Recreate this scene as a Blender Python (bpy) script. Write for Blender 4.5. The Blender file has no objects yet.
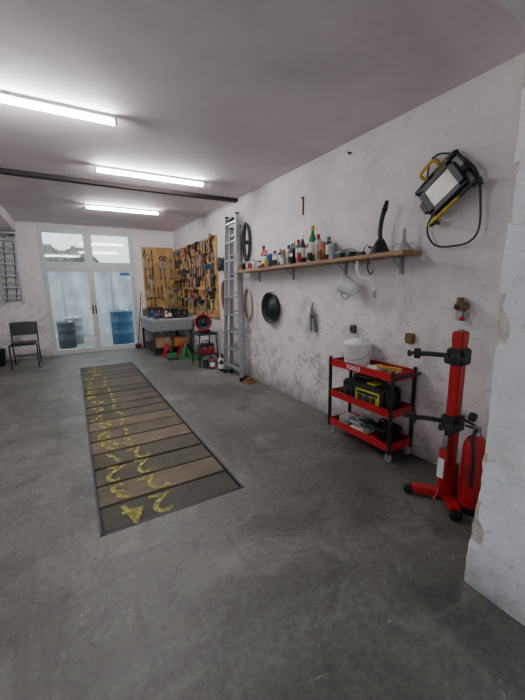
import bpy, bmesh, math, random
from mathutils import Vector, Matrix, noise
random.seed(7)
V=Vector
# ---------------------------------------------------------------- materials
MATS={}
def nodemat(name):
    m=bpy.data.materials.new(name); m.use_nodes=True
    nt=m.node_tree; b=nt.nodes['Principled BSDF']
    return m,nt,b
def ramp(nt,fac,stops):
    r=nt.nodes.new('ShaderNodeValToRGB')
    e=r.color_ramp.elements
    while len(e)<len(stops): e.new(0.5)
    for k,(p,c) in enumerate(stops):
        e[k].position=p; e[k].color=(c[0],c[1],c[2],1)
    nt.links.new(fac,r.inputs[0]); return r.outputs[0]
def noisen(nt,scale,detail=6,rough=.6,vec=None,dist=0):
    n=nt.nodes.new('ShaderNodeTexNoise'); n.inputs['Scale'].default_value=scale
    n.inputs['Detail'].default_value=detail; n.inputs['Roughness'].default_value=rough
    n.inputs['Distortion'].default_value=dist
    if vec is not None: nt.links.new(vec,n.inputs['Vector'])
    return n.outputs['Fac']
def coords(nt,scale=(1,1,1),loc=(0,0,0)):
    t=nt.nodes.new('ShaderNodeTexCoord'); mp=nt.nodes.new('ShaderNodeMapping')
    mp.inputs['Scale'].default_value=scale; mp.inputs['Location'].default_value=loc
    nt.links.new(t.outputs['Object'],mp.inputs['Vector']); return mp.outputs['Vector']
def mix(nt,fac,a,b,mode='MIX'):
    m=nt.nodes.new('ShaderNodeMix'); m.data_type='RGBA'; m.blend_type=mode
    for s,v in ((0,fac),(6,a),(7,b)):
        if isinstance(v,(int,float)): m.inputs[s].default_value=v
        elif isinstance(v,tuple): m.inputs[s].default_value=(v[0],v[1],v[2],1)
        else: nt.links.new(v,m.inputs[s])
    return m.outputs[2]
def math_(nt,op,a,b):
    m=nt.nodes.new('ShaderNodeMath'); m.operation=op; m.use_clamp=False
    for k,v in enumerate((a,b)):
        if isinstance(v,(int,float)): m.inputs[k].default_value=v
        else: nt.links.new(v,m.inputs[k])
    return m.outputs[0]
def bump(nt,b,h,strength=.2,dist=.01):
    bp=nt.nodes.new('ShaderNodeBump'); bp.inputs['Strength'].default_value=strength; bp.inputs['Distance'].default_value=dist
    nt.links.new(h,bp.inputs['Height']); nt.links.new(bp.outputs[0],b.inputs['Normal'])
def M(name,col,rough=.5,metal=0.,var=.15,scale=20.):
    if name in MATS: return MATS[name]
    m,nt,b=nodemat(name)
    n=noisen(nt,scale,4,.6,coords(nt))
    c=ramp(nt,n,[(.3,tuple(x*(1-var) for x in col)),(.7,tuple(min(1,x*(1+var)) for x in col))])
    nt.links.new(c,b.inputs['Base Color'])
    b.inputs['Roughness'].default_value=rough; b.inputs['Metallic'].default_value=metal
    MATS[name]=m; return m
def emis(name,col,s):
    m,nt,b=nodemat(name); b.inputs['Base Color'].default_value=(*col,1)
    b.inputs['Emission Color'].default_value=(*col,1); b.inputs['Emission Strength'].default_value=s
    MATS[name]=m; return m

def plaster(name,base,dirt,dirt_low=True,amount=1.0,bs=.35,ztop=1.8):
    m,nt,b=nodemat(name); v=coords(nt)
    big=noisen(nt,.9,4,.55,v,.6)
    c=ramp(nt,big,[(.3,tuple(x*.84 for x in base)),(.6,base)])
    med=noisen(nt,4,8,.68,coords(nt,(1,1,1.2)),.8)
    c=mix(nt,.26 if dirt_low else .10,c,ramp(nt,med,[(.3,(.25,.24,.23)),(.6,(.75,.75,.75))]),'OVERLAY')
    patch=ramp(nt,noisen(nt,.8,3,.5,coords(nt,(1,1,1),(3,1,2)),.5),[(.36,(.5,.5,.5)),(.58,(1,1,1))])
    st=noisen(nt,2.0,9,.72,coords(nt,(1.8,1.8,1.5)),1.2)
    f=ramp(nt,st,[(.49,(0,0,0)),(.66,(1,1,1))])
    geo=nt.nodes.new('ShaderNodeTexCoord'); sp=nt.nodes.new('ShaderNodeSeparateXYZ')
    nt.links.new(geo.outputs['Object'],sp.inputs[0])
    mr=nt.nodes.new('ShaderNodeMapRange'); nt.links.new(sp.outputs['Z'],mr.inputs[0])
    mr.inputs[1].default_value=0.5; mr.inputs[2].default_value=ztop; mr.inputs[3].default_value=1.0 if dirt_low else .3; mr.inputs[4].default_value=.22
    low=math_(nt,'MULTIPLY',mr.outputs[0],patch)
    f2=math_(nt,'MULTIPLY',math_(nt,'MULTIPLY',f,low),amount)
    c=mix(nt,f2,c,dirt)
    for sc_,cs,lo,op in ((7,(1.2,1.2,2.6),.575,1.0),(13,(1.6,1.6,.45),.61,.85),(22,(1,1,1),.64,1.0)):
        sc=noisen(nt,sc_,9,.78,coords(nt,cs,(sc_,0,0)),1.6)
        f3=ramp(nt,sc,[(lo,(0,0,0)),(lo+.04,(1,1,1))])
        c=mix(nt,math_(nt,'MULTIPLY',math_(nt,'MULTIPLY',f3,low),op*amount),c,(.10,.095,.095) if dirt_low else tuple(x*.75 for x in base))
    vr=noisen(nt,6,5,.6,coords(nt,(2.5,2.5,.16))); f=ramp(nt,vr,[(.60,(0,0,0)),(.74,(1,1,1))])
    c=mix(nt,math_(nt,'MULTIPLY',f,.25 if dirt_low else 0.),c,dirt)
    mr2=nt.nodes.new('ShaderNodeMapRange'); nt.links.new(sp.outputs['Z'],mr2.inputs[0])
    mr2.inputs[1].default_value=0.0; mr2.inputs[2].default_value=.28; mr2.inputs[3].default_value=1.2; mr2.inputs[4].default_value=0
    g=math_(nt,'MULTIPLY',mr2.outputs[0],noisen(nt,6,6,.7,v))
    if dirt_low: c=mix(nt,g,c,(.09,.09,.08))
    nt.links.new(c,b.inputs['Base Color']); b.inputs['Roughness'].default_value=.75
    h=math_(nt,'ADD',noisen(nt,5,8,.6,v),math_(nt,'MULTIPLY',noisen(nt,60,4,.6,v),.25))
    bump(nt,b,h,bs,.014)
    MATS[name]=m; return m
wallm=plaster('wall_plaster',(.78,.735,.74),(.34,.315,.31))
pilm=plaster('pier_plaster',(.84,.87,.91),(.55,.53,.50),True,.55,.9,3.2)
ceilm=plaster('ceiling_paint',(.75,.68,.70),(.65,.59,.61),False,.4)

def floor_mat():
    m,nt,b=nodemat('concrete_floor'); v=coords(nt)
    a=noisen(nt,.6,8,.62,v,.8)
    c=ramp(nt,a,[(.32,(.062,.062,.053)),(.47,(.108,.107,.094)),(.66,(.180,.178,.158))])
    d=noisen(nt,2.2,9,.70,v,.8)
    f=ramp(nt,d,[(.36,(1,1,1)),(.50,(0,0,0))])
    c=mix(nt,math_(nt,'MULTIPLY',f,.55),c,(.040,.040,.034))
    e=noisen(nt,30,8,.75,v)
    c=mix(nt,.5,c,ramp(nt,e,[(.32,(.14,.14,.14)),(.68,(.86,.86,.86))]),'OVERLAY')
    s=noisen(nt,7,10,.80,v,1.0)
    f=ramp(nt,s,[(.62,(0,0,0)),(.66,(1,1,1))])
    c=mix(nt,math_(nt,'MULTIPLY',f,.5),c,(.36,.36,.33))
    s=noisen(nt,1.7,10,.74,coords(nt,(1,1.3,1)),1.2)
    f=ramp(nt,s,[(.53,(0,0,0)),(.64,(1,1,1))])
    c=mix(nt,math_(nt,'MULTIPLY',f,.4),c,(.25,.245,.22))
    sc=noisen(nt,3,6,.6,coords(nt,(14,.9,1)),1.2); f=ramp(nt,sc,[(.69,(0,0,0)),(.71,(1,1,1))])
    c=mix(nt,math_(nt,'MULTIPLY',f,.25),c,(.38,.38,.36))
    ty=noisen(nt,2.2,7,.6,coords(nt,(2.2,.3,1),(5,2,0)),.4); f=ramp(nt,ty,[(.54,(0,0,0)),(.66,(1,1,1))])
    c=mix(nt,math_(nt,'MULTIPLY',f,.32),c,(.035,.035,.031))
    vo=nt.nodes.new('ShaderNodeTexVoronoi'); vo.inputs['Scale'].default_value=2.3; nt.links.new(v,vo.inputs['Vector'])
    f=ramp(nt,math_(nt,'ADD',vo.outputs['Distance'],math_(nt,'MULTIPLY',noisen(nt,9,6,.7,v),.22)),[(.13,(1,1,1)),(.22,(0,0,0))])
    c=mix(nt,math_(nt,'MULTIPLY',f,.6),c,(.022,.022,.02))
    vo=nt.nodes.new('ShaderNodeTexVoronoi'); vo.inputs['Scale'].default_value=11; nt.links.new(v,vo.inputs['Vector'])
    f=ramp(nt,math_(nt,'ADD',vo.outputs['Distance'],math_(nt,'MULTIPLY',noisen(nt,5,3,.7,v),.25)),[(.14,(1,1,1)),(.17,(0,0,0))])
    c=mix(nt,math_(nt,'MULTIPLY',f,.6),c,(.46,.46,.43))
    nt.links.new(c,b.inputs['Base Color'])
    r=nt.nodes.new('ShaderNodeMapRange'); nt.links.new(a,r.inputs[0]); r.inputs[3].default_value=.36; r.inputs[4].default_value=.66
    nt.links.new(r.outputs[0],b.inputs['Roughness'])
    bump(nt,b,math_(nt,'ADD',d,math_(nt,'MULTIPLY',e,.5)),.2,.008)
    MATS['floor']=m; return m
floorm=floor_mat()
def woodm(name,col,rough=.7,sc=(2,18,18),var=.4):
    m,nt,b=nodemat(name); v=coords(nt,sc)
    n=noisen(nt,1.5,8,.7,v,1.0)
    c=ramp(nt,n,[(.28,tuple(x*(1-var) for x in col)),(.72,tuple(min(1,x*(1+var)) for x in col))])
    n2=noisen(nt,3,6,.7,coords(nt)); f=ramp(nt,n2,[(.42,(0,0,0)),(.62,(1,1,1))])
    c=mix(nt,math_(nt,'MULTIPLY',f,.6),c,tuple(x*.35 for x in col))
    nt.links.new(c,b.inputs['Base Color']); b.inputs['Roughness'].default_value=rough
    bump(nt,b,n,.3,.004); MATS[name]=m; return m
plankd=[woodm('plank_dark',(.062,.052,.033)),woodm('plank_mid',(.080,.066,.042)),woodm('plank_olive',(.046,.042,.028)),woodm('plank_brown',(.130,.100,.062))]
shelfw=woodm('shelf_wood',(.34,.195,.09),.6,(18,2,18))
pegw=woodm('pegboard_wood',(.58,.35,.12),.6,(5,5,1.5),.22)
beamw=woodm('beam_wood',(.022,.012,.012),.7,(2,18,18))
def addpeg():
    m=MATS['pegboard_wood']; nt=m.node_tree; b=nt.nodes['Principled BSDF']
    src=b.inputs['Base Color'].links[0].from_socket
    vo=nt.nodes.new('ShaderNodeTexVoronoi'); vo.inputs['Scale'].default_value=18; vo.inputs['Randomness'].default_value=0
    nt.links.new(coords(nt),vo.inputs['Vector'])
    f=ramp(nt,vo.outputs['Distance'],[(.10,(1,1,1)),(.14,(0,0,0))])
    nt.links.new(mix(nt,math_(nt,'MULTIPLY',f,.8),src,(.05,.03,.01)),b.inputs['Base Color'])
addpeg()
def yellow_paint():
    m,nt,b=nodemat('worn_yellow_paint'); v=coords(nt)
    b.inputs['Base Color'].default_value=(.50,.47,.12,1); b.inputs['Roughness'].default_value=.8
    n=noisen(nt,16,6,.7,v); f=ramp(nt,n,[(.38,(.08,.08,.08)),(.62,(.9,.9,.9))])
    nt.links.new(f,b.inputs['Alpha']); MATS['yp']=m; return m
yp=yellow_paint()
red=M('red_enamel',(.42,.009,.014),.32,0,.1); dred=M('dark_red',(.25,.01,.012),.4)
black=M('black_plastic',(.012,.012,.014),.45); dark=M('dark_steel',(.045,.045,.05),.45,.6)
steel=M('steel',(.36,.37,.39),.38,.9); alu=M('aluminium',(.42,.43,.45),.4,.75)
white=M('white_plastic',(.82,.83,.84),.4,0,.03); cream=M('cream_plastic',(.50,.42,.30),.5)
yellow=M('yellow_paint',(.55,.36,.03),.4,0,.08); green=M('green_paint',(.02,.24,.08),.45)
blue=M('blue_plastic',(.015,.10,.30),.4); teal=M('teal_barrel',(.015,.09,.18),.45); orange=M('orange_plastic',(.55,.16,.04),.5)
brown=M('brown',(.16,.085,.045),.7); grey=M('grey_paint',(.25,.265,.28),.45,.3); lgrey=M('light_grey',(.36,.37,.38),.5)
rubber=M('rubber',(.02,.02,.02),.8); paper=M('paper_white',(.70,.69,.64),.8,0,.05); brass=M('dull_brass',(.22,.15,.08),.6,.3)
cardb=M('cardboard',(.34,.21,.11),.85); framew=M('door_frame_white',(.56,.58,.60),.45,0,.05)
tarpm=M('tarp_white',(.42,.46,.49),.6,0,.25,1.2); gravel=M('gravel',(.22,.22,.21),.9,0,.3,12); leaf=M('foliage',(.10,.13,.10),.9,0,.4,2)
glow=emis('tube_glow',(1.0,.975,.97),128.)
lampgl=M('floodlight_glass',(.50,.48,.40),.25,0,.08); lime=M('charger_yellow',(.45,.44,.03),.45)
gm,nt,b=nodemat('window_glass'); nt.nodes.remove(b)
tr=nt.nodes.new('ShaderNodeBsdfTransparent'); tr.inputs[0].default_value=(.93,.96,.96,1); gl=nt.nodes.new('ShaderNodeBsdfGlossy'); gl.inputs['Roughness'].default_value=.05
ms=nt.nodes.new('ShaderNodeMixShader'); ms.inputs[0].default_value=.06
nt.links.new(tr.outputs[0],ms.inputs[1]); nt.links.new(gl.outputs[0],ms.inputs[2]); nt.links.new(ms.outputs[0],nt.nodes['Material Output'].inputs[0]); MATS['glass']=gm

# ---------------------------------------------------------------- mesh builder
class B:
    def __init__(s,name): s.name=name; s.bm=bmesh.new(); s.mats=[]
    def mi(s,m):
        if m not in s.mats: s.mats.append(m)
        return s.mats.index(m)
    def box(s,lo,hi,m,rot=None,bev=0.,piv=None):
        lo=V(lo);hi=V(hi); c=(lo+hi)/2; d=hi-lo
        t=bmesh.new(); bmesh.ops.create_cube(t,size=1)
        for v in t.verts: v.co=V((v.co.x*d.x,v.co.y*d.y,v.co.z*d.z))
        if bev>0: bmesh.ops.bevel(t,geom=t.edges[:],offset=min(bev,min(abs(x) for x in d)*.45),segments=2,affect='EDGES')
        R=rot.to_4x4() if rot is not None else Matrix.Identity(4)
        p=V(piv) if piv is not None else c
        T=Matrix.Translation(p)@R@Matrix.Translation(c-p)
        s.merge(t,T,m,False); return s
    def merge(s,t,T,m,smooth):
        i=s.mi(m); mp={}
        for v in t.verts: mp[v]=s.bm.verts.new(T@v.co)
        for f in t.faces:
            try: nf=s.bm.faces.new([mp[v] for v in f.verts])
            except ValueError: continue
            nf.material_index=i; nf.smooth=smooth
        t.free()
    def lathe(s,base,prof,m,axis=(0,0,1),seg=24,mats=None):
        ax=V(axis).normalized(); q=ax.to_track_quat('Z','Y').to_matrix(); base=V(base)
        rings=[]
        for r,h in prof:
            if r<1e-5: rings.append([s.bm.verts.new(base+q@V((0,0,h)))])
            else: rings.append([s.bm.verts.new(base+q@V((r*math.cos(2*math.pi*k/seg),r*math.sin(2*math.pi*k/seg),h))) for k in range(seg)])
        for j in range(len(rings)-1):
            a,bb=rings[j],rings[j+1]; mm=(mats[j] if mats else m); i=s.mi(mm)
            for k in range(seg):
                k2=(k+1)%seg
                if len(a)==1 and len(bb)==1: continue
                if len(a)==1: vs=[a[0],bb[k2],bb[k]][::-1]
                elif len(bb)==1: vs=[a[k],a[k2],bb[0]]
                else: vs=[a[k],a[k2],bb[k2],bb[k]]
                f=s.bm.faces.new(vs); f.material_index=i; f.smooth=True
        return s
    def cyl(s,a,b,r,m,r2=None,seg=16):
        a=V(a);b=V(b);L=(b-a).length; r2=r if r2 is None else r2
        e=min(.002,L*.1)
        return s.lathe(a,[(0,0),(r-e*.5,0),(r,e),(r2,L-e),(max(r2-e*.5,1e-4),L),(0,L)],m,axis=b-a,seg=seg)
    def tube(s,pts,r,m,seg=8,closed=False,smooth=True):
        P=[V(p) for p in pts]
        if smooth and len(P)>2:
            Q=[]; n=len(P)
            for i in range(n if closed else n-1):
                p0=P[(i-1)%n] if (closed or i>0) else P[0]; p1=P[i]; p2=P[(i+1)%n]; p3=P[(i+2)%n] if (closed or i+2<n) else P[-1]
                for k in range(6):
                    t=k/6; Q.append(.5*((2*p1)+(-p0+p2)*t+(2*p0-5*p1+4*p2-p3)*t*t+(-p0+3*p1-3*p2+p3)*t**3))
            if not closed: Q.append(P[-1])
            P=Q
        n=len(P); rings=[]; up=V((0.13,0.31,.94))
        for i,p in enumerate(P):
            a=P[(i-1)%n] if (closed or i>0) else P[0]; b=P[(i+1)%n] if (closed or i<n-1) else P[-1]
            d=(b-a).normalized(); x=d.cross(up)
            if x.length<.1: x=d.cross(V((1,0,0)))
            x.normalize(); up=x.cross(d).normalized()
            rings.append([s.bm.verts.new(p+x*r*math.cos(2*math.pi*k/seg)+up*r*math.sin(2*math.pi*k/seg)) for k in range(seg)])
        i=s.mi(m)
        for j in range(n if closed else n-1):
            a,b=rings[j],rings[(j+1)%n]
            for k in range(seg):
                f=s.bm.faces.new([a[k],a[(k+1)%seg],b[(k+1)%seg],b[k]]); f.material_index=i; f.smooth=True
        if not closed:
            for rr in (rings[0][::-1],rings[-1]):
                f=s.bm.faces.new(rr); f.material_index=i
        return s
    def quad(s,pts,m):
        f=s.bm.faces.new([s.bm.verts.new(V(p)) for p in pts]); f.material_index=s.mi(m); return s
    def prism(s,pts,off,m):
        a=[s.bm.verts.new(V(p)) for p in pts]; b=[s.bm.verts.new(V(p)+V(off)) for p in pts]; i=s.mi(m); n=len(a)
        for f in [s.bm.faces.new(a),s.bm.faces.new(b[::-1])]+[s.bm.faces.new([a[k],b[k],b[(k+1)%n],a[(k+1)%n]]) for k in range(n)]: f.material_index=i
        return s
    def done(s,parent=None,recalc=True):
        if recalc: bmesh.ops.recalc_face_normals(s.bm,faces=s.bm.faces[:])
        me=bpy.data.meshes.new(s.name); s.bm.to_mesh(me); s.bm.free()
        for m in s.mats: me.materials.append(m)
        o=bpy.data.objects.new(s.name,me); bpy.context.collection.objects.link(o)
        if parent: o.parent=parent
        return o
def RX(a): return Matrix.Rotation(math.radians(a),3,'X')
def RY(a): return Matrix.Rotation(math.radians(a),3,'Y')
def RZ(a): return Matrix.Rotation(math.radians(a),3,'Z')
def empty(name,loc=(0,0,0)):
    o=bpy.data.objects.new(name,None); bpy.context.collection.objects.link(o); return o

XR=2.54; XL=-1.9; YF=9.2; YB=-2.5
def cz(y): return 2.855+.0185*y
# ---------------------------------------------------------------- room
b=B('floor')
PX0,PX1,PY0,PY1=0.0,1.0,2.08,7.36
for lo,hi in [((XL,YB,-.2),(PX0,YF,0)),((PX1,YB,-.2),(XR+.2,YF,0)),((PX0,YB,-.2),(PX1,PY0,0)),((PX0,PY1,-.2),(PX1,YF,0))]: b.box(lo,hi,floorm)
b.box((PX0,PY0,-.5),(PX1,PY1,-.19),dark)
b.done()
B('wall_right').box((XR,YB,-.2),(XR+.2,YF+.2,3.3),wallm).done()
B('wall_left').box((XL-.2,YB,-.2),(XL,YF+.2,3.3),wallm).done()
DX0,DX1,DZ=-.52,1.50,2.93
b=B('wall_far'); b.box((XL,YF,-.2),(DX0,YF+.2,3.3),wallm); b.box((DX1,YF,-.2),(XR+.05,YF+.2,3.3),wallm); b.box((DX0,YF,DZ),(DX1,YF+.2,3.3),wallm); b.box((DX0,YF,-.2),(DX1,YF+.25,0.0),floorm); b.done()
b=B('ceiling')
b.prism([(XL-.1,.7,cz(.7)),(XR+.1,.7,cz(.7)),(XR+.1,YF+.1,cz(YF+.1)),(XL-.1,YF+.1,cz(YF+.1))],(0,0,.2),ceilm); b.done()
B('ceiling_lintel').box((XL,YB,2.455),(XR,.75,3.2),ceilm).done()
b=B('wall_pier'); n=150; mort=M('raw_mortar',(.50,.47,.43),.95,0,.3,30)
i=b.mi(pilm); i2=b.mi(mort); prev=None
ys=[YB,-1.6,-.9,-.5,-.2,0,.1,.2,.28,.36,.43,.5,.56,.61,.655]
for k in range(n+1):
    z=-.02+2.5*k/n
    e=-.018*math.exp(-((z-.95)/.35)**2)+.012*math.exp(-(z/.25)**2)
    j=e+noise.noise(V((z*2.5,1,0)))*.014+noise.noise(V((z*14,5,0)))*.008; j2=noise.noise(V((z*3,9,0)))*.010+noise.noise(V((z*16,3,0)))*.006
    c=.012+max(0,noise.noise(V((z*5,20,0))))*.045
    ring=[V((1.6+noise.noise(V((z*1.6,y*1.6,4)))*.016+noise.noise(V((z*7,y*7,8)))*.006,y,z)) for y in ys]
    ring+=[V((1.6+j*.3,.745-c*1.5+j2+e,z)),V((1.6+c*.6,.75+j,z)),V((1.75,.75+j*.4,z)),V((XR+.05,.75,z)),V((XR+.05,YB,z))]
    ring=[b.bm.verts.new(p) for p in ring]
    if prev:
        for q in range(len(ring)-1):
            f=b.bm.faces.new([prev[q],prev[q+1],ring[q+1],ring[q]]); f.smooth=q<len(ys)-1
            f.material_index=i2 if (q==len(ys) and noise.noise(V((z*4,3,3)))>.05) else i
    prev=ring
b.done()
B('trim_ceiling_bulkhead').box((-1.25,5.4,2.80),(-.88,YF,3.05),ceilm).done()
B('trim_ceiling_beam').box((XL,5.19,cz(5.2)-.05),(XR,5.28,3.02),beamw).done()

# ---------------------------------------------------------------- glazed doors + transoms
def frame(b,x0,x1,z0,z1,w,y0,y1,m,wb=None):
    wb=w if wb is None else wb
    b.box((x0,y0,z0),(x0+w,y1,z1),m,bev=.004); b.box((x1-w,y0,z0),(x1,y1,z1),m,bev=.004)
    b.box((x0+w,y0,z0),(x1-w,y1,z0+wb),m,bev=.004); b.box((x0+w,y0,z1-w),(x1-w,y1,z1),m,bev=.004)
b=B('trim_door_frame'); y0=YF+.02;y1=YF+.14
frame(b,DX0,DX1,0,DZ,.045,y0,y1,framew,.02)
b.box((DX0+.04,y0,2.03),(DX1-.04,y1,2.14),framew,bev=.004); b.box((.44,y0,2.13),(.52,y1,DZ-.03),framew,bev=.004); b.done()
for k,(x0,x1) in enumerate([(DX0+.047,.478),(.482,DX1-.047)]):
    b=B('door_%d'%(k+1)); frame(b,x0,x1,.02,2.03,.065,YF+.035,YF+.09,framew,.10)
    b.quad([(x0+.06,YF+.06,.1),(x1-.06,YF+.06,.1),(x1-.06,YF+.06,1.98),(x0+.06,YF+.06,1.98)],gm)
    hx=x1-.03 if k==0 else x0+.03
    b.box((hx-.014,YF+.01,.95),(hx+.014,YF+.036,1.17),dark,bev=.004)
    b.tube([(hx,YF+.02,1.08),(hx,YF-.03,1.08),(hx+(-.1 if k==0 else .1),YF-.03,1.075)],.009,steel,smooth=False)
    for hz in (.25,1.0,1.8):
        xx=x0+.004 if k==0 else x1-.004
        b.cyl((xx,YF+.03,hz-.04),(xx,YF+.03,hz+.04),.009,steel)
    if k==1: b.box((x1-.32,YF+.05,1.88),(x1-.08,YF+.058,1.95),blue)
    b.done()
for k,(x0,x1) in enumerate([(DX0+.047,.438),(.522,DX1-.047)]):
    b=B('window_%d'%(k+1)); frame(b,x0,x1,2.142,DZ-.047,.05,YF+.035,YF+.09,framew)
    b.quad([(x0+.04,YF+.06,2.17),(x1-.04,YF+.06,2.17),(x1-.04,YF+.06,DZ-.07),(x0+.04,YF+.06,DZ-.07)],gm)
    b.box(((x0+x1)/2-.03,YF+.01,DZ-.11),((x0+x1)/2+.03,YF+.036,DZ-.08),steel,bev=.003); b.done()

# ---------------------------------------------------------------- outside
B('ground_outside').box((-30,YF+.2,-.25),(30,60,-.03),gravel).done()
b=B('tarp_fence'); i=b.mi(tarpm); nx=120; nz=16; G=[]
for k in range(nx+1):
    col=[]
    for j in range(nz+1):
        x=-4+10*k/nx; z=-.03+(2.35+.05*math.sin(k*.35))*j/nz
        col.append(b.bm.verts.new((x,13.2+.10*math.sin(k*.9+j*.25)+.10*noise.noise(V((x*2,z*2,0))),z)))
    G.append(col)
for k in range(nx):
    for j in range(nz):
        f=b.bm.faces.new([G[k][j],G[k+1][j],G[k+1][j+1],G[k][j+1]]); f.material_index=i; f.smooth=True
for x in (-3.2,-1.7,-.2,1.3,2.8,4.3):
    b.cyl((x,13.0,-.03),(x,13.0,2.45),.035,grey)
for x in (-1.7,1.3): b.tube([(x,13.0,.1),(x+1.5,13.0,2.3)],.02,grey,smooth=False)
b.tube([(-4,13.0,2.35),(6,13.0,2.35)],.025,grey); b.done()
def barrel(loc,r,h,m,name='plastic_barrel'):
    b=B(name); p=[(0,0),(r*.93,0),(r*.97,.03),(r,.06*h),(r,.3*h),(r*1.03,.32*h),(r*1.03,.35*h),(r,.37*h),(r,.64*h),(r*1.03,.66*h),(r*1.03,.69*h),(r,.71*h),(r,.92*h),(r*1.04,.94*h),(r*1.04,.97*h),(r*.95,h),(r*.9,h-.015),(0,h-.015)]
    b.lathe(loc,p,m,seg=32); b.cyl((loc[0]+r*.5,loc[1],loc[2]+h-.02),(loc[0]+r*.5,loc[1],loc[2]+h+.015),.035,white); return b.done()
barrel((1.22,10.35,-.03),.30,.98,teal); barrel((-.2,10.6,-.03),.22,.72,M('dark_blue',(.02,.035,.05),.5)); barrel((-.02,11.3,-.03),.24,.8,grey)
b=B('background_trees'); il=b.mi(leaf)
for k in range(60):
    x=random.uniform(-14,1.2); h=4.9+1.0*noise.noise(V((x*.5,0,0)))-max(0,(x+1)*.5); y=random.uniform(33,37)
    t=bmesh.new(); bmesh.ops.create_icosphere(t,subdivisions=3,radius=1.5)
    for v in t.verts: v.co*=1+.35*noise.noise(v.co*1.6+V((k*3,0,0)))+.18*noise.noise(v.co*5+V((k,0,0)))
    b.merge(t,Matrix.Translation((x,y,h-.9)),leaf,False); b.cyl((x,y,-.03),(x,y,h-1),.15,brown)
b.done()

# ---------------------------------------------------------------- ceiling lights
def tubelight(x0,x1,y,z=None):
    z=cz(y) if z is None else z
    b=B('fluorescent_light'); b.box((x0-.02,y-.022,z-.03),(x1+.02,y+.022,z+.002),white,bev=.004)
    b.cyl((x0,y,z-.052),(x1,y,z-.052),.020,glow,seg=12)
    b.box((x0-.025,y-.025,z-.074),(x0,y+.025,z-.02),white,bev=.005); b.box((x1,y-.025,z-.074),(x1+.025,y+.025,z-.02),white,bev=.005); b.done()
tubelight(-.79,.46,3.22); tubelight(.42,1.70,4.56); tubelight(.40,1.60,6.75)

# ---------------------------------------------------------------- inspection pit cover
E=empty('inspection_pit_cover')
b=B('steel_frame'); t=.016
b.box((PX0,PY0,-.19),(PX0+t,PY1,.003),dark); b.box((PX1-t,PY0,-.19),(PX1,PY1,.003),dark)
b.box((PX0,PY0,-.19),(PX1,PY0+t,.003),dark); b.box((PX0,PY1-t,-.19),(PX1,PY1,.003),dark); b.done(E)
N=18; L=PY1-PY0-2*t; w=L/N
for k in range(N):
    y=PY0+t+k*w; b=B('plank_%d'%(k+1))
    m=plankd[3] if k in (1,4,6) else plankd[random.choice([0,0,1,2])]
    dz=random.uniform(-.006,0)
    b.box((PX0+t+.004,y+.008,-.06),(PX1-t-.006,y+w-.008,.0+dz),m,bev=.006); o=b.done(E)
    txt=str(24-k)
    for q,ch in enumerate(txt):
        if len(txt)==1: cx=.28
        else: cx=.40 if q==0 else .19
        c=bpy.data.curves.new('painted_digit','FONT'); c.body=ch; c.size=.33; c.offset=.0035; c.extrude=.0004; c.align_x='CENTER'; c.align_y='CENTER'; c.shear=random.uniform(-.35,.35)
        c.materials.append(yp); o=bpy.data.objects.new('painted_digit_%d_%d'%(k+1,q),c); bpy.context.collection.objects.link(o); o.parent=E
        o.location=(cx+random.uniform(-.025,.025)-.004*k,y+w*.5+random.uniform(-.02,.02),.0045); o.rotation_euler=(0,0,math.pi+random.uniform(-.28,.28)); o.scale=(random.uniform(.8,1.0),random.uniform(.92,1.08),1)

# ---------------------------------------------------------------- wall shelf
b=B('wooden_shelf'); b.box((2.30,1.79,1.745),(XR,4.85,1.78),shelfw,bev=.004)
for y in (1.97,2.65,3.6,4.5):
    b.box((2.515,y-.012,1.60),(XR,y+.012,1.745),steel); b.box((2.33,y-.012,1.738),(XR,y+.012,1.746),steel)
    b.tube([(2.40,y,1.738),(2.53,y,1.64)],.006,steel,smooth=False)
b.done()
def can(x,y,z,r,h,body,cap,name='spray_can',kind='spray'):
    b=B(name); z+=.001
    if kind=='spray':
        b.lathe((x,y,z),[(0,0),(r*.95,0),(r,.006),(r,.25*h),(r,.65*h),(r,.78*h),(r*.85,.82*h),(r*.55,.84*h),(r*.55,.98*h),(r*.45,h),(0,h)],body,seg=20,mats=[steel,steel,body,paper if body!=paper else lgrey,body,steel,steel,cap,cap,cap])
    elif kind=='bottle':
        b.lathe((x,y,z),[(0,0),(r*.93,0),(r,.01),(r,.2*h),(r,.55*h),(r*.95,.64*h),(r*.55,.76*h),(r*.36,.82*h),(r*.36,.86*h),(r*.44,.87*h),(r*.44,h),(0,h)],body,seg=20,mats=[body,body,body,paper,body,body,body,body,cap,cap,cap])
    elif kind=='tin':
        b.lathe((x,y,z),[(0,0),(r,0),(r*1.03,.005),(r,.012),(r,.9*h),(r*1.03,.93*h),(r*1.03,.98*h),(r*.9,h),(r*.88,.95*h),(0,.95*h)],body,seg=24,mats=[steel,steel,steel,body,steel,steel,steel,cap,cap])
    elif kind=='jug':
        b.box((x-r*.7,y-r,z),(x+r*.7,y+r,z+h*.75),body,bev=.018); b.cyl((x,y-r*.5,z+h*.74),(x,y-r*.5,z+h),r*.28,cap)
        b.tube([(x,y-r*.2,z+h*.73),(x,y,z+h*.92),(x,y+r*.6,z+h*.9),(x,y+r*.8,z+h*.7)],.009,body)
        b.box((x-r*.71,y-r*.7,z+h*.15),(x-r*.69,y+r*.7,z+h*.5),paper)
    return b.done()
Z=1.78
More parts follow.
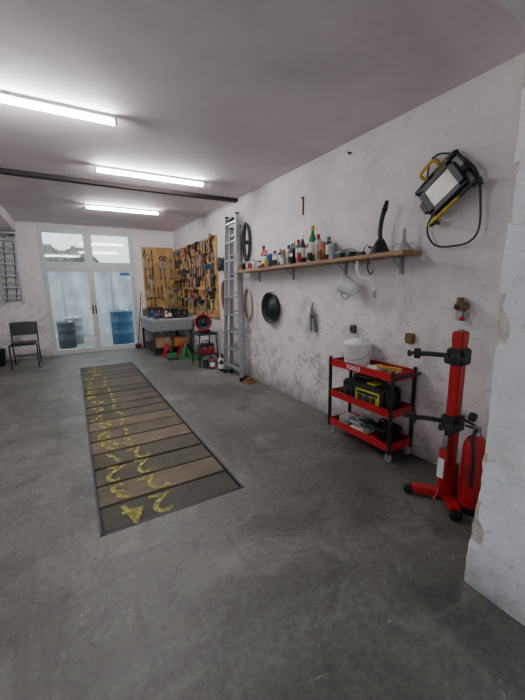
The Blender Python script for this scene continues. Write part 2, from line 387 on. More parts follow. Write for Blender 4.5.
its=[(4.78,.03,.12,black,red,'tin'),(4.68,.035,.16,grey,black,'spray'),(4.58,.045,.11,dark,steel,'tin'),(4.47,.035,.14,white,blue,'spray'),(4.36,.04,.12,lgrey,white,'tin'),
(4.22,.048,.31,red,black,'bottle'),(4.10,.038,.24,dred,red,'spray'),(3.99,.045,.18,blue,white,'tin'),(3.89,.035,.21,lgrey,black,'spray'),(3.80,.042,.16,paper,steel,'tin'),(3.71,.035,.21,dark,orange,'spray'),
(3.62,.045,.20,brass,black,'tin'),(3.53,.036,.24,paper,blue,'spray'),(3.44,.05,.26,black,yellow,'jug'),(3.34,.035,.28,blue,red,'spray'),(3.26,.038,.32,dark,white,'bottle'),(3.17,.035,.26,dred,white,'spray'),
(3.07,.045,.39,green,yellow,'bottle'),(2.98,.035,.29,paper,red,'spray'),(2.89,.042,.20,orange,black,'tin'),(2.80,.035,.24,dark,green,'spray'),(2.71,.045,.16,grey,steel,'tin')]
nm={'spray':'spray_can','bottle':'oil_bottle','tin':'paint_tin','jug':'oil_jug'}
for y,r,h,bd,cp,kd in its: can(2.42+random.uniform(-.02,.03),y,Z,r,h,bd,cp,nm[kd],kd)
for y,r,h,bd,cp,kd in [(4.73,.03,.1,brown,black,'tin'),(4.42,.025,.09,red,white,'tin'),(4.15,.025,.12,black,white,'spray'),(3.95,.03,.1,yellow,black,'tin'),(3.75,.03,.08,black,red,'tin'),(3.57,.028,.1,white,red,'tin'),(3.40,.03,.09,dark,black,'tin'),(3.22,.028,.12,red,white,'tin'),(3.02,.03,.1,black,white,'tin'),(2.86,.028,.11,brass,black,'tin')]:
    can(2.335,y,Z,r,h,bd,cp,nm[kd],kd)
b=B('parts_box'); b.box((2.33,2.52,Z),(2.39,2.62,Z+.05),dark,bev=.006); b.box((2.34,2.53,Z+.05),(2.38,2.61,Z+.065),steel,bev=.004); b.done()
b=B('adhesive_tape_roll'); b.lathe((2.36,2.40,Z),[(.022,0),(.04,0),(.04,.045),(.022,.045),(.022,0)],black); b.done()
b=B('grease_gun'); b.cyl((2.46,2.34,Z+.024),(2.46,2.62,Z+.024),.024,dark); b.tube([(2.46,2.36,Z+.04),(2.44,2.30,Z+.10),(2.42,2.26,Z+.08)],.007,steel); b.tube([(2.46,2.40,Z+.045),(2.44,2.5,Z+.09),(2.44,2.60,Z+.085)],.007,steel); b.done()
b=B('spout_funnel'); x,y=2.42,2.12
b.lathe((x,y,Z),[(.085,0),(.095,.008),(.085,.02),(.045,.10),(.028,.13),(.020,.13),(.035,.09),(.08,.01),(.085,0)],black,seg=28)
b.tube([(x,y,Z+.11),(x,y+.01,Z+.2),(x,y-.005,Z+.30),(x-.005,y-.04,Z+.38)],.021,black,seg=12)
b.lathe((x-.003,y-.03,Z+.36),[(0,0),(.026,.0),(.014,.08),(0,.08)],black,axis=(0,-.35,1)); b.box((x-.005,y+.02,Z+.05),(x+.005,y+.14,Z+.07),black,rot=RX(18),bev=.003); b.done()
b=B('kitchen_funnel'); x,y=2.42,1.88
b.lathe((x,y,Z),[(.075,0),(.08,.004),(.075,.012),(.02,.085),(.014,.10),(.010,.18),(.006,.18),(.010,.09),(.07,.01),(.075,0)],lgrey,seg=28)
b.box((x-.008,y-.09,Z+.055),(x+.008,y+.09,Z+.068),lgrey,rot=RX(6),bev=.003); b.done()

# ---------------------------------------------------------------- hanging things on right wall
b=B('cable_coil')
for k in range(6):
    r1=.085+.009*k; r2=.25+.008*k; ph=random.uniform(-.1,.1)
    b.tube([(2.515-.010*(k%3),4.86+r1*math.cos(a+ph),2.22+r2*math.sin(a)) for a in [i*math.pi/6 for i in range(12)]],.010,black,closed=True)
b.box((2.49,4.83,2.19),(2.53,4.89,2.25),black,bev=.01); b.cyl((XR,4.86,2.47),(2.47,4.86,2.49),.008,steel); b.done()
b=B('hose_loop')
for k in range(3):
    r1=.10+.012*k; r2=.22+.012*k
    b.tube([(2.52-.010*k,4.86+r1*math.cos(a),1.25+r2*math.sin(a)) for a in [i*math.pi/6 for i in range(12)]],.011,[cream,brown,cream][k],closed=True)
b.cyl((XR,4.86,1.47),(2.46,4.86,1.49),.008,steel); b.done()
b=B('drain_pan'); b.lathe((XR,4.13,1.22),[(0,0),(.17,0),(.20,.01),(.215,.06),(.225,.065),(.225,.075),(.205,.075),(.18,.02),(.17,.025),(.10,.025),(.08,.045),(0,.045)],black,axis=(-1,0,0),seg=40)
b.cyl((XR,4.13,1.445),(2.46,4.13,1.445),.006,steel); b.done()
b=B('zip_tie_bundle')
b.cyl((XR,3.18,1.31),(2.49,3.18,1.32),.006,steel)
for k in range(12):
    dy=(k-6)*.006; b.tube([(2.51,3.18,1.315),(2.50,3.18+dy,1.2),(2.505+random.uniform(0,.02),3.18+dy*2.2,.95+random.uniform(0,.07))],.004,random.choice([steel,lgrey,dark]))
b.box((2.495,3.15,1.14),(2.525,3.21,1.17),dark,bev=.004); b.done()
b=B('measuring_jug'); c=V((2.40,2.47,1.50)); ax=V((-.12,.9,.38)).normalized()
b.lathe(c-ax*.085,[(0,0),(.060,0),(.068,.01),(.086,.15),(.092,.155),(.092,.165),(.080,.163),(.060,.015),(0,.015)],white,axis=ax,seg=28)
s=ax.cross(V((1,0,0))).normalized()
if s.z<0: s=-s
b.tube([c+ax*.05-s*.07,c+ax*.05-s*.12,c-ax*.02-s*.12,c-ax*.045-s*.06],.009,lgrey)
b.tube([c+s*.08+ax*.04,(2.42,2.45,1.63),(2.42,2.44,1.70),(2.42,2.44,1.735)],.004,steel); b.cyl((XR,2.44,1.715),(2.41,2.44,1.73),.006,steel); b.done()
b=B('oil_spout_hose'); b.cyl((XR,2.33,1.72),(2.36,2.33,1.73),.006,steel); b.tube([(2.36,2.33,1.735),(2.355,2.32,1.66),(2.36,2.28,1.59),(2.38,2.20,1.57),(2.39,2.16,1.52),(2.40,2.15,1.45)],.011,white); b.cyl((2.40,2.15,1.46),(2.40,2.14,1.40),.016,lgrey); b.done()
b=B('hanging_tool_hook'); b.tube([(2.40,2.23,1.745),(2.395,2.23,1.66),(2.40,2.2,1.61),(2.41,2.18,1.64)],.007,dark); b.done()
def socket(y,z,m,m2,s=.045):
    b=B('wall_socket'); b.box((XR-.03,y-s,z-s),(XR,y+s,z+s),m,bev=.008)
    b.lathe((XR-.03,y,z),[(.034,0),(.034,.004),(.03,.004),(.027,-.012),(0,-.012)],m2,axis=(-1,0,0)); 
    b.cyl((XR-.02,y-.01,z),(XR-.032,y-.01,z),.004,dark); b.cyl((XR-.02,y+.01,z),(XR-.032,y+.01,z),.004,dark); b.done()
socket(2.52,1.065,dark,lgrey,.042); socket(1.84,1.05,brass,brown,.046)
b=B('key_hook_box'); b.box((XR-.07,1.365,1.31),(XR,1.455,1.38),brass,bev=.015); b.box((XR-.06,1.38,1.24),(XR-.0,1.44,1.315),lgrey,bev=.01); b.cyl((XR-.05,1.42,1.34),(XR-.09,1.42,1.34),.018,dark); b.cyl((XR-.04,1.39,1.255),(XR-.07,1.39,1.255),.016,red); b.cyl((XR-.04,1.42,1.37),(XR-.04,1.42,1.41),.025,brown); b.done()
b=B('wall_bracket'); b.box((XR-.015,3.40,2.36),(XR,3.42,2.57),brown,bev=.003); b.cyl((XR,3.41,2.55),(XR-.04,3.41,2.55),.006,dark); b.done()
b=B('wall_hook'); b.tube([(XR,2.63,2.79),(XR-.05,2.63,2.79),(XR-.05,2.60,2.76)],.006,dark); b.done()
b=B('work_floodlight'); cy_,cz_=1.60,2.20; R=RX(-36); piv=(2.45,cy_,cz_)
def bx(dx0,dx1,dy0,dy1,dz0,dz1,m,bev=.006): b.box((2.54-dx1,cy_+dy0,cz_+dz0),(2.54-dx0,cy_+dy1,cz_+dz1),m,rot=R,bev=bev,piv=piv)
def pt(dx,dy,dz): return V(piv)+R@(V((2.54-dx,cy_+dy,cz_+dz))-V(piv))
bx(.03,.10,-.15,.15,-.115,.115,black,.02)
bx(.10,.107,-.105,.105,-.075,.075,lampgl,.002)
for s_ in (-1,1):
    bx(.095,.115,-.15,.15,s_*.097-.020,s_*.097+.020,black,.004); bx(.095,.115,s_*.128-.022,s_*.128+.022,-.11,.11,black,.004)
for k in range(9): bx(.015,.035,-.13+.032*k,-.12+.032*k,-.10,.10,black,.001)
bx(.04,.09,.15,.20,-.06,.05,black,.012)
b.tube([pt(.02,-.18,-.16),pt(.02,-.18,.13),pt(.05,-.155,.165),pt(.05,.155,.165),pt(.02,.18,.13),pt(.02,.18,-.16)],.012,black)
b.tube([pt(.05,-.15,.165),pt(.05,.0,.165)],.014,yellow,smooth=False); b.tube([pt(.03,.175,-.15),pt(.03,.175,-.02)],.014,yellow,smooth=False)
b.tube([pt(.02,-.18,-.14),pt(.09,-.20,-.15),pt(.09,-.05,-.15)],.013,black); b.tube([pt(.09,-.06,-.15),pt(.09,.20,-.15),pt(.02,.18,-.14)],.013,yellow)
for s_ in (-1,1):
    b.cyl(pt(.05,s_*.18,.155),pt(.05,s_*.12,.155),.022,black); b.cyl(pt(.08,s_*.205,-.15),pt(.08,s_*.15,-.15),.022,black); b.cyl(pt(.06,s_*.14,0),pt(.06,s_*.19,0),.028,black)
b.tube([pt(.06,.06,.165),pt(.10,.06,.215),pt(.10,-.06,.215),pt(.06,-.06,.165)],.013,yellow)
b.tube([pt(.03,.14,.10),(2.51,1.76,2.40),(2.50,1.70,2.46),(2.50,1.62,2.45),(2.49,1.50,2.39),(2.49,1.38,2.25),(2.50,1.345,2.05),(2.50,1.34,1.88),(2.50,1.40,1.80),(2.50,1.52,1.785),(2.50,1.64,1.80),(2.50,1.71,1.87),(2.50,1.73,1.96),(2.49,1.68,2.05)],.0075,black)
b.cyl((XR,1.70,2.43),(2.46,1.70,2.44),.008,dark); b.done()

# ---------------------------------------------------------------- tool cart
E=empty('tool_cart'); X0,X1,Y0,Y1=2.22,2.515,1.75,2.52
def tray(nm,z,h=.065):
    b=B(nm); b.box((X0+.01,Y0+.01,z),(X1-.01,Y1-.01,z+.006),red)
    b.box((X0,Y0,z),(X0+.008,Y1,z+h),red,bev=.003); b.box((X1-.008,Y0,z),(X1,Y1,z+h),red,bev=.003)
    b.box((X0,Y0,z),(X1,Y0+.008,z+h),red,bev=.003); b.box((X0,Y1-.008,z),(X1,Y1,z+h),red,bev=.003)
    for a,c in (((X0-.006,Y0),(X0+.012,Y1)),((X1-.012,Y0),(X1+.004,Y1))): b.box((a[0],a[1],z+h-.004),(c[0],c[1],z+h+.005),red,bev=.003)
    b.box((X0,Y0-.004,z+h-.004),(X1,Y0+.012,z+h+.005),red,bev=.003)
    return b
b=tray('top_tray',.72); b.done(E)
c=bpy.data.curves.new('cart_lettering','FONT'); c.body='TOOLS'; c.size=.055; c.extrude=.0005; c.offset=.001; c.align_x='CENTER'; c.align_y='CENTER'; c.materials.append(white)
o=bpy.data.objects.new('lettering',c); bpy.context.collection.objects.link(o); o.parent=E; o.location=(X0-.0015,2.20,.752); o.rotation_euler=(math.pi/2,0,-math.pi/2)
tray('middle_tray',.40).done(E); tray('bottom_tray',.095).done(E)
b=B('posts')
for x in (X0+.006,X1-.006):
    for y in (Y0+.006,Y1-.006):
        b.box((x-.014,y-.014,.075),(x+.014,y+.014,.80),black,bev=.004); b.cyl((x,y,.795),(x,y,.812),.016,black)
b.tube([(X0+.01,Y0+.0,.74),(X0+.01,Y0-.05,.77),(X1-.01,Y0-.05,.77),(X1-.01,Y0,.74)],.011,black,smooth=False)
b.done(E)
b=B('casters')
for x in (X0+.02,X1-.03):
    for y in (Y0+.02,Y1-.03):
        b.cyl((x,y,.058),(x,y,.09),.018,steel); b.box((x-.016,y-.02,.03),(x-.012,y+.02,.07),steel); b.box((x+.012,y-.02,.03),(x+.016,y+.02,.07),steel)
        b.lathe((x-.011,y,.034),[(0,0),(.026,0),(.034,.005),(.034,.017),(.026,.022),(0,.022)],lgrey,axis=(1,0,0),seg=20)
b.done(E)
b=B('white_canister'); b.lathe((2.375,2.30,.728),[(0,0),(.118,0),(.124,.01),(.124,.215),(.130,.22),(.130,.245),(.121,.255),(.05,.26),(.045,.272),(0,.272)],white,seg=36)
b.tube([(2.375,2.43,.91),(2.375,2.44,.87),(2.30,2.42,.83),(2.25,2.30,.81),(2.30,2.19,.83),(2.375,2.16,.87),(2.375,2.17,.91)],.003,steel); b.done()
b=B('paper_towel'); b.box((2.27,1.93,.727),(2.45,2.12,.755),paper,rot=RZ(12),bev=.006); b.box((2.29,1.95,.755),(2.43,2.10,.785),paper,rot=RZ(-14),bev=.005); b.done()
b=B('hand_brush'); b.box((2.33,1.79,.785),(2.38,2.01,.805),yellow,rot=RZ(20),bev=.008); b.box((2.335,1.79,.755),(2.375,1.91,.786),cream,rot=RZ(20),bev=.004,piv=(2.355,1.90,.77)); b.done()
b=B('screwdriver'); b.cyl((2.47,1.78,.742),(2.47,1.86,.742),.014,black); b.cyl((2.47,1.86,.742),(2.475,1.92,.742),.004,steel); b.done()
b=B('battery_charger'); b.box((2.25,1.84,.408),(2.47,2.37,.61),black,bev=.02); b.box((2.243,1.90,.43),(2.252,2.18,.57),lime,bev=.003)
b.box((2.239,2.22,.44),(2.251,2.34,.56),dark,bev=.004); b.cyl((2.25,2.28,.50),(2.225,2.28,.50),.025,black); b.cyl((2.25,2.04,.49),(2.232,2.04,.49),.038,black)
b.box((2.238,1.92,.53),(2.244,2.16,.555),black); b.box((2.238,1.94,.44),(2.244,1.99,.52),black); b.box((2.238,2.09,.44),(2.244,2.15,.52),black)
b.tube([(2.36,1.93,.61),(2.36,1.95,.655),(2.36,2.28,.655),(2.36,2.30,.61)],.012,black)
b.box((2.30,2.0,.61),(2.40,2.1,.625),lime,bev=.004)
b.tube([(2.28,1.88,.61),(2.26,1.83,.62),(2.25,1.80,.5),(2.28,1.79,.43),(2.40,1.80,.425)],.008,black); b.done()
b=B('glove_pile'); b.box((2.28,2.40,.407),(2.45,2.49,.44),grey,rot=RZ(14),bev=.012); b.box((2.30,2.41,.44),(2.42,2.48,.465),dark,rot=RZ(-20),bev=.01); b.done()
b=B('oil_tray'); b.lathe((2.38,1.90,.102),[(0,0),(.095,0),(.10,.005),(.115,.13),(.122,.132),(.122,.14),(.108,.14),(.09,.012),(0,.012)],black,seg=28)
b.tube([(2.38,1.90,.20),(2.36,1.9,.30),(2.36,1.96,.30),(2.37,2.0,.24)],.009,black); b.box((2.35,1.86,.20),(2.42,1.95,.28),dark,rot=RX(20),bev=.01); b.done()
b=B('loose_hand_tools')
b.box((2.27,2.09,.102),(2.44,2.28,.145),paper,rot=RZ(6),bev=.006); b.box((2.30,2.34,.102),(2.45,2.46,.19),lgrey,rot=RZ(8),bev=.008)
for k in range(16):
    x=2.27+random.random()*.17; y=2.10+random.random()*.33; a=random.random()*3.14; l=.07+random.random()*.05; z=.150+.004*k
    d=V((math.cos(a)*l*.6,math.sin(a)*l,0)); p=V((min(max(x,2.30),2.42),min(max(y,2.15),2.30),z))
    b.cyl(p-d,p,.012,random.choice([black,lgrey,lgrey,dark])); b.cyl(p,p+d,.007,steel)
b.done()

# ---------------------------------------------------------------- strut spring compressor
b=B('spring_compressor'); cx,cy2=2.17,1.21
b.box((cx-.035,cy2-.035,.06),(cx+.035,cy2+.035,1.20),red,bev=.006)
b.box((cx-.038,cy2-.038,1.12),(cx+.038,cy2+.038,1.205),red,bev=.008)
b.cyl((cx,cy2,1.205),(cx,cy2,1.22),.02,steel)
b.box((cx-.05,cy2-.05,.04),(cx+.05,cy2+.05,.28),red,bev=.008)
b.cyl((cx-.06,cy2+.0,.06),(cx-.06,cy2,.40),.035,red); b.box((cx-.099,cy2-.022,.2),(cx-.094,cy2+.022,.34),white)
b.cyl((cx-.06,cy2,.40),(cx-.06,cy2,.50),.018,steel)
def leg(p,q,w=.035,h=.05):
    p=V(p);q=V(q); d=(q-p); a=math.atan2(d.y,d.x); c=(p+q)/2; L=d.length/2
    b.box((c.x-L,c.y-w,c.z-h/2),(c.x+L,c.y+w,c.z+h/2),red,rot=RZ(math.degrees(a)),bev=.006)
leg((cx,cy2,.045),(2.03,1.38,.045)); leg((cx,cy2,.045),(2.03,1.06,.045)); leg((2.15,1.20,.045),(2.40,1.22,.045))
for p in ((2.015,1.395),(2.02,1.05),(2.41,1.22)):
    b.box((p[0]-.03,p[1]-.035,0),(p[0]+.03,p[1]+.035,.055),black,rot=RZ(45),bev=.010)
b.prism([(cx-.04,cy2-.003,.05),(cx-.15,cy2-.003,.05),(cx-.04,cy2-.003,.2)],(0,.006,0),red)
def arms(z,dn):
    b.box((cx-.055,cy2-.055,z-.055),(cx+.055,cy2+.055,z+.055),black,bev=.01)
    for s_ in (-1,1):
        a=V((cx-.03,cy2+s_*.05,z)); e=V((cx-.16,cy2+.06+s_*.13,z+.005))
        b.tube([a,(a+e)/2+V((0,s_*.03,0)),e],.017,black,seg=10)
        b.cyl(e+V((0,0,-.03)),e+V((0,0,.035)),.022,black)
        f=e+V((-.045,.03,.01*dn)); b.tube([e,(e+f)/2+V((0,0,.012)),f,f+V((0,0,.035))],.011,dark,seg=8)
arms(1.04,-1); arms(.58,1)
b.cyl((cx,cy2-.05,.66),(cx,cy2-.12,.66),.012,steel); b.cyl((cx,cy2-.11,.66),(cx,cy2-.14,.66),.03,black); b.done()
b=B('fire_extinguisher'); x,y=2.19,1.06; r=.072
b.lathe((x,y,0),[(0,0),(r*.9,0),(r,.01),(r,.05),(r,.44),(r*.92,.48),(r*.65,.52),(r*.32,.54),(r*.32,.565),(0,.565)],red,seg=28,mats=[black,black,black,red,red,red,red,steel,steel])
b.box((x-r-.002,y-.035,.2),(x-r+.012,y+.02,.36),dred,bev=.002)
b.box((x-.018,y-.018,.56),(x+.018,y+.018,.605),steel,bev=.004); b.box((x-.012,y-.01,.60),(x+.012,y+.09,.612),black,rot=RX(14),bev=.004); b.box((x-.012,y-.01,.575),(x+.012,y+.08,.585),black,bev=.004)
b.tube([(x-.015,y,.58),(x-.08,y-.02,.55),(x-.092,y-.04,.40),(x-.085,y-.04,.22)],.010,black); b.done()

# ---------------------------------------------------------------- ladder
b=B('aluminium_ladder')
def sect(xb,xt,yb0,yb1,yt0,yt1,zt,n,m=alu):
    for yb,yt in ((yb0,yt0),(yb1,yt1)):
        p=V((xb,yb,0.01)); q=V((xt,yt,zt)); d=q-p
        b.prism([p+V((-.035,-.013,0)),p+V((.035,-.013,0)),p+V((.035,.013,0)),p+V((-.035,.013,0))],d,m)
        b.box(p-V((.042,.022,.01)),p+V((.042,.022,.06)),black,bev=.006)
        b.box(q-V((.038,.016,.02)),q+V((.038,.016,.012)),black,bev=.004)
    for k in range(n):
        t=(k+.6)/n; x=xb+(xt-xb)*t; z=zt*t
        b.box((x-.03,yb0+(yt0-yb0)*t,z-.014),(x+.03,yb1+(yt1-yb1)*t,z+.014),m,bev=.004)
sect(2.30,2.42,4.74,5.42,5.00,5.40,2.68,9)
sect(2.39,2.48,4.84,5.36,5.06,5.35,2.50,8,steel)
b.box((2.36,5.08,2.60),(2.47,5.32,2.63),black,bev=.004); b.done()

b=B('step_ladder')
for x in (-1.28,-.93): b.box((x-.02,9.14,1.25),(x+.02,9.19,2.74),steel,bev=.004)
for x in (-1.16,-.99): b.box((x-.012,9.06,1.32),(x+.012,9.10,2.55),dark,rot=RY(4),bev=.004)
for k in range(6):
    z=1.36+k*.245; b.box((-1.27,9.05,z),(-.94,9.15,z+.03),steel,bev=.005); b.tube([(-1.26,9.08,z+.08),(-1.1,9.03,z+.12),(-.95,9.08,z+.07)],.014,lgrey)
b.box((-1.31,9.05,2.70),(-.90,9.18,2.74),dark,bev=.006); b.cyl((-1.1,9.199,2.66),(-1.1,9.08,2.68),.01,dark); b.done()

# ---------------------------------------------------------------- pegboards and tools
b=B('pegboard'); b.box((1.70,9.165,.86),(2.50,YF,2.60),pegw,bev=.003); b.done()
b=B('pegboard'); b.box((2.505,6.15,.92),(XR,9.16,2.52),pegw,bev=.003); b.done()
def tool(b,T,kind,hm):
    P=lambda u,z,n=.015: T(u,z,n)
    if kind=='wrench':
        L=random.uniform(.14,.26); b.tube([P(0,0),P(0,-L)],.009,random.choice([steel,dark]),seg=6,smooth=False)
        for z in (0,-L): b.tube([P(.018*math.cos(a),z+.018*math.sin(a)) for a in [i*math.pi/3 for i in range(6)]],.008,dark,seg=6,closed=True)
    elif kind=='driver':
        b.cyl(P(0,0),P(0,-.10),.018,hm,seg=10); b.cyl(P(0,-.10),P(0,-.22),.006,dark,seg=8)
    elif kind=='pliers':
        for s_ in (-1,1):
            b.tube([P(0,-.05),P(s_*.022,-.10),P(s_*.018,-.19)],.011,hm,seg=8); b.tube([P(0,-.05),P(s_*.014,-.02),P(s_*.003,.02)],.010,dark,seg=6)
        b.cyl(P(0,-.05,.005),P(0,-.05,.028),.018,dark,seg=12)
    elif kind=='hammer':
        b.cyl(P(0,.01),P(0,-.27),.013,hm,seg=10); b.cyl(P(-.05,0),P(.05,0),.02,dark,seg=12); b.cyl(P(.05,0),P(.07,0),.024,steel,seg=12)
    elif kind=='saw':
        b.prism([P(0,0,.01),P(.05,-.02,.01),P(.03,-.34,.01),P(.0,-.34,.01)],(P(0,0,.013)-P(0,0,.01)),steel); b.tube([P(0,0),P(-.01,.07),P(.06,.08),P(.06,0)],.012,hm,seg=8,closed=True)
    elif kind=='square':
        b.tube([P(0,0),P(0,-.3),P(.12,-.3)],.009,dark,seg=6,smooth=False)
    elif kind=='drill':
        b.cyl(P(-.08,0,.04),P(.06,0,.04),.032,hm,seg=14); b.cyl(P(.06,0,.04),P(.10,0,.04),.016,dark,seg=12); b.tube([P(-.04,-.02,.04),P(-.05,-.14,.04)],.022,black,seg=10); b.cyl(P(-.05,-.13,.04),P(-.05,-.18,.04),.034,black,seg=12)
    elif kind=='ring':
        r=random.uniform(.05,.08); b.tube([P(r*math.cos(a),-r+r*math.sin(a)) for a in [i*math.pi/5 for i in range(10)]],.012,random.choice([black,orange,dark]),seg=6,closed=True)
    elif kind=='bin':
        b.prism([P(-.05,-.08,.0),P(-.05,-.08,.09),P(-.05,-.03,.11),P(-.05,0,.0)],(P(.05,0,0)-P(-.05,0,0)),hm)
hms=[black,black,black,dark,dark,dred,yellow,dred,blue,brown,grey]
kinds=['wrench']*4+['driver']*2+['pliers']*3+['hammer','saw','square','drill','ring','bin']
b=B('hanging_hand_tools')
def Tw(y0,z0): return lambda u,z,n: V((2.505-n,y0-u,z0+z))
y=8.95
while y>6.22:
    for z in (2.46,2.22,1.98,1.74,1.50,1.27):
        if random.random()<.93: tool(b,Tw(y+random.uniform(-.03,.03),z+random.uniform(-.02,.03)),random.choice(kinds),random.choice(hms))
    y-=.10
b.done()
b=B('hanging_hand_tools')
def Tf(x0,z0): return lambda u,z,n: V((x0+u,9.165-n,z0+z))
for x in (1.76,1.85,1.94,2.04,2.14,2.24,2.34,2.42):
    for z in (2.52,2.28,2.04,1.80,1.56,1.30):
        if random.random()<(.88 if x<2 or z<1.7 else .6): tool(b,Tf(x,z),random.choice(kinds[:12]),random.choice(hms))
b.done()
b=B('workbench'); bx0,bx1,by0,by1=1.53,2.49,7.75,9.12
b.box((bx0-.02,by0-.02,.80),(bx1,by1,.84),lgrey,bev=.005); b.box((bx0,by0,.56),(bx1-.02,by1-.02,.80),grey,bev=.004)
for k in range(2):
    xx=bx0+.02+k*.47; b.box((xx,by0-.012,.59),(xx+.45,by0,.775),grey,bev=.006); b.tube([(xx+.15,by0-.01,.70),(xx+.15,by0-.035,.70),(xx+.30,by0-.035,.70),(xx+.30,by0-.01,.70)],.006,steel,smooth=False)
for x in (bx0+.03,bx1-.05):
    for y in (by0+.03,by1-.05): b.box((x-.025,y-.025,0),(x+.025,y+.025,.57),dark,bev=.004)
b.box((bx0+.03,by0+.05,.14),(bx1-.05,by1-.05,.165),dark); b.done()
def toolbox(x0,y0,z0,w,d,h,m,m2,name='toolbox'):
    b=B(name); z0+=.001; b.box((x0,y0,z0),(x0+w,y0+d,z0+h*.65),m,bev=.01); b.box((x0-.004,y0-.004,z0+h*.65),(x0+w+.004,y0+d+.004,z0+h),m2,bev=.02)
    b.tube([(x0+w*.25,y0+d/2,z0+h),(x0+w*.25,y0+d/2,z0+h+.05),(x0+w*.75,y0+d/2,z0+h+.05),(x0+w*.75,y0+d/2,z0+h)],.010,black,smooth=False)
    for u in (.25,.7): b.box((x0+w*u-.015,y0-.012,z0+h*.5),(x0+w*u+.015,y0-.003,z0+h*.75),steel,bev=.002)
    return b.done()
toolbox(1.60,8.45,.84,.38,.25,.24,M('navy',(.02,.04,.09),.5),black); toolbox(2.02,8.35,.84,.34,.22,.20,dark,black); toolbox(1.78,8.05,.84,.28,.2,.12,black,dred); toolbox(2.1,7.85,.84,.32,.2,.20,dark,black)
b=B('bench_vise'); vz=M('vise_blue_grey',(.05,.08,.12),.5); b.box((1.60,7.80,.84),(1.72,7.98,.87),vz,bev=.006); b.box((1.63,7.82,.87),(1.69,7.94,.95),vz,bev=.01); b.box((1.62,7.78,.94),(1.70,7.86,1.0),vz,bev=.008); b.box((1.62,7.70,.93),(1.70,7.76,1.0),vz,bev=.008); b.cyl((1.66,7.62,.95),(1.66,7.84,.95),.012,steel); b.cyl((1.60,7.63,.95),(1.72,7.63,.95),.006,steel); b.done()
for x,y,r,h,bd,cp,kd in [(1.90,7.86,.04,.18,dred,white,'spray'),(2.0,7.9,.04,.22,dark,blue,'bottle'),(2.45,8.15,.035,.26,orange,black,'bottle'),(1.62,9.0,.05,.2,brass,black,'tin'),(2.2,8.8,.06,.3,lgrey,red,'jug')]: can(x,y,.84,r,h,bd,cp,nm[kd],kd)
b=B('cardboard_box'); b.box((1.60,7.85,.166),(1.95,8.15,.40),cardb,bev=.004); b.box((1.60,7.85,.40),(1.95,8.0,.404),cardb); b.done()
b=B('cardboard_box'); b.box((2.05,7.9,.166),(2.38,8.2,.36),orange,bev=.004); b.box((2.05,7.9,.36),(2.38,8.2,.37),cardb); b.done()
def jstand(x,y,m,h=.36):
    b=B('jack_stand')
    for sx in (-1,1):
        for sy in (-1,1):
            p=V((x+sx*.10,y+sy*.10,.0)); q=V((x+sx*.025,y+sy*.025,h*.72)); b.prism([p+V((-.016,-.016,0)),p+V((.016,-.016,0)),p+V((.016,.016,0)),p+V((-.016,.016,0))],q-p,m)
    b.box((x-.115,y-.115,.02),(x+.115,y-.098,.04),m); b.box((x-.115,y+.098,.02),(x+.115,y+.115,.04),m)
    b.box((x-.04,y-.04,h*.66),(x+.04,y+.04,h*.78),m,bev=.006); b.cyl((x,y,h*.3),(x,y,h),.018,steel); b.box((x-.045,y-.025,h-.02),(x+.045,y+.025,h+.01),steel,bev=.008)
    b.done()
jstand(1.78,7.52,red,.40); jstand(2.08,7.12,green,.34); jstand(2.25,6.80,green,.30); jstand(2.12,7.48,red,.38)
b=B('floor_jack')
b.box((1.72,7.10,.04),(1.88,7.14,.15),green,bev=.008); b.box((1.72,7.10,.03),(1.75,7.34,.12),green,bev=.008); b.box((1.85,7.10,.03),(1.88,7.34,.12),green,bev=.008); b.cyl((1.80,7.30,.06),(1.80,7.30,.17),.035,dark); b.box((1.76,7.12,.05),(1.84,7.33,.08),dark)
b.cyl((1.70,7.13,.03),(1.90,7.13,.03),.03,dark); b.cyl((1.70,7.32,.025),(1.90,7.32,.025),.025,dark); b.tube([(1.80,7.14,.14),(1.76,7.0,.45)],.012,green); b.done()
b=B('work_stand'); X=2.24;Y=6.28
b.box((X-.2,Y-.22,.62),(X+.2,Y+.22,.66),dark,bev=.005)
for sx in (-1,1):
    for sy in (-1,1): b.tube([(X+sx*.17,Y+sy*.19,.62),(X+sx*.20,Y+sy*.22,0)],.014,dark,smooth=False)
b.box((X-.18,Y-.2,.22),(X+.18,Y+.2,.24),dark); b.done()
b=B('fan_heater'); ax=V((-.45,-1,0.1)).normalized(); c=V((X,Y,.855))
b.lathe(c-ax*.17,[(0,0),(.10,0),(.15,.01),(.155,.02),(.155,.32),(.165,.325),(.165,.34),(.14,.34),(.135,.25),(.06,.25),(.05,.28),(0,.28)],red,axis=ax,seg=28,mats=[black,black,red,red,red,red,red,black,black,dark,dark])
b.box((X-.10,Y-.08,.66),(X+.10,Y+.08,.72),black,bev=.006); b.tube([c-ax*.1+V((0,0,.15)),c-ax*.08+V((0,0,.2)),c+ax*.08+V((0,0,.2)),c+ax*.1+V((0,0,.15))],.010,black); b.done()
toolbox(2.10,6.12,.24,.28,.2,.2,dred,black)
for x,y,r,h,bd,cp,kd in [(2.35,5.75,.06,.28,white,red,'jug'),(2.22,5.85,.05,.24,dred,black,'bottle'),(2.45,5.95,.05,.30,dark,yellow,'bottle'),(2.12,5.95,.05,.2,dark,green,'tin'),(2.30,5.60,.045,.24,black,white,'bottle')]: can(x,y,0,r,h,bd,cp,nm[kd],kd)
b=B('air_hose_coil')
for k in range(4): b.tube([(2.515-.01*k,5.78+(.10+.01*k)*math.cos(a),1.38+(.24+.01*k)*math.sin(a)) for a in [i*math.pi/6 for i in range(12)]],.010,[black,dark,orange,black][k],closed=True)
b.cyl((XR,5.78,1.62),(2.45,5.78,1.63),.008,steel); b.done()
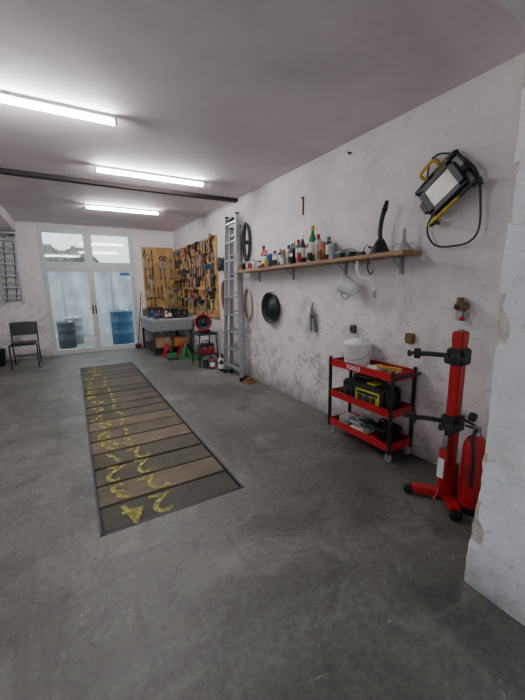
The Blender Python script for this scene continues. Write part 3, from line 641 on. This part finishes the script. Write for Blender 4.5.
b=B('extension_cord_reel'); b.lathe((XR,5.85,1.95),[(0,0),(.13,0),(.13,.015),(.07,.02),(.07,.08),(.13,.085),(.13,.10),(.03,.10),(0,.10)],black,axis=(-1,0,0)); b.done()
b=B('wood_block'); b.box((2.28,4.50,0),(2.45,4.66,.05),shelfw,bev=.006); b.box((2.30,4.52,.05),(2.40,4.63,.09),brown,rot=RZ(15),bev=.006); b.done()
b=B('broom'); b.cyl((1.42,9.10,.12),(1.60,9.17,1.45),.012,brown); b.box((1.34,9.07,.08),(1.49,9.13,.13),dred,bev=.008); b.box((1.34,9.075,0),(1.49,9.125,.085),dark,bev=.004); b.done()

# ---------------------------------------------------------------- chair etc
b=B('visitor_chair'); x0,x1,ya,yb=-1.15,-.70,7.98,8.42
for x in (x0,x1):
    b.tube([(x,ya,.01),(x,ya+.01,.44),(x,ya+.05,.455),(x,yb,.45),(x,yb+.05,.60),(x,yb+.10,.90)],.014,dark); b.tube([(x,yb-.02,.45),(x,yb+.08,.01)],.014,dark,smooth=False)
    b.cyl((x,ya,0),(x,ya,.02),.016,rubber); b.cyl((x,yb+.08,0),(x,yb+.08,.02),.016,rubber)
b.tube([(x0,ya+.01,.25),(x1,ya+.01,.25)],.009,dark); b.tube([(x0,yb+.05,.20),(x1,yb+.05,.20)],.009,dark)
b.box((x0+.01,ya,.455),(x1-.01,yb+.01,.51),black,bev=.022); b.box((x0+.01,yb+.045,.62),(x1-.01,yb+.085,.90),black,rot=RX(-8),bev=.018); b.done()
b=B('waste_bin'); b.lathe((-1.45,8.6,0),[(0,0),(.11,0),(.115,.01),(.15,.33),(.157,.335),(.157,.345),(.142,.345),(.105,.015),(0,.015)],dark,seg=24); b.done()

# ---------------------------------------------------------------- world, camera
w=bpy.data.worlds.new('overcast_sky'); bpy.context.scene.world=w; w.use_nodes=True; nt=w.node_tree; bg=nt.nodes['Background']
tc=nt.nodes.new('ShaderNodeTexCoord'); sp=nt.nodes.new('ShaderNodeSeparateXYZ'); nt.links.new(tc.outputs['Generated'],sp.inputs[0])
c=ramp(nt,sp.outputs['Z'],[(0,(.60,.66,.70)),(.35,(.85,.92,.98))]); nt.links.new(c,bg.inputs[0]); bg.inputs[1].default_value=2.6
f,yaw,pit,rol=330.79,.5170,.1842,-.0173
cyw,syw=math.cos(yaw),math.sin(yaw)
fw=V((syw*math.cos(pit),cyw*math.cos(pit),-math.sin(pit))); rt=V((cyw,-syw,0)); up=rt.cross(fw)
r_=rt*math.cos(rol)+up*math.sin(rol); u_=-rt*math.sin(rol)+up*math.cos(rol)
cam=bpy.data.cameras.new('camera'); co=bpy.data.objects.new('camera',cam); bpy.context.collection.objects.link(co)
m4=Matrix((( r_.x,u_.x,-fw.x,0),(r_.y,u_.y,-fw.y,0),(r_.z,u_.z,-fw.z,1.5),(0,0,0,1))); co.matrix_world=m4
cam.sensor_fit='VERTICAL'; cam.sensor_height=36; cam.sensor_width=27; cam.lens=f*36/700; cam.clip_start=.02
bpy.context.scene.camera=co
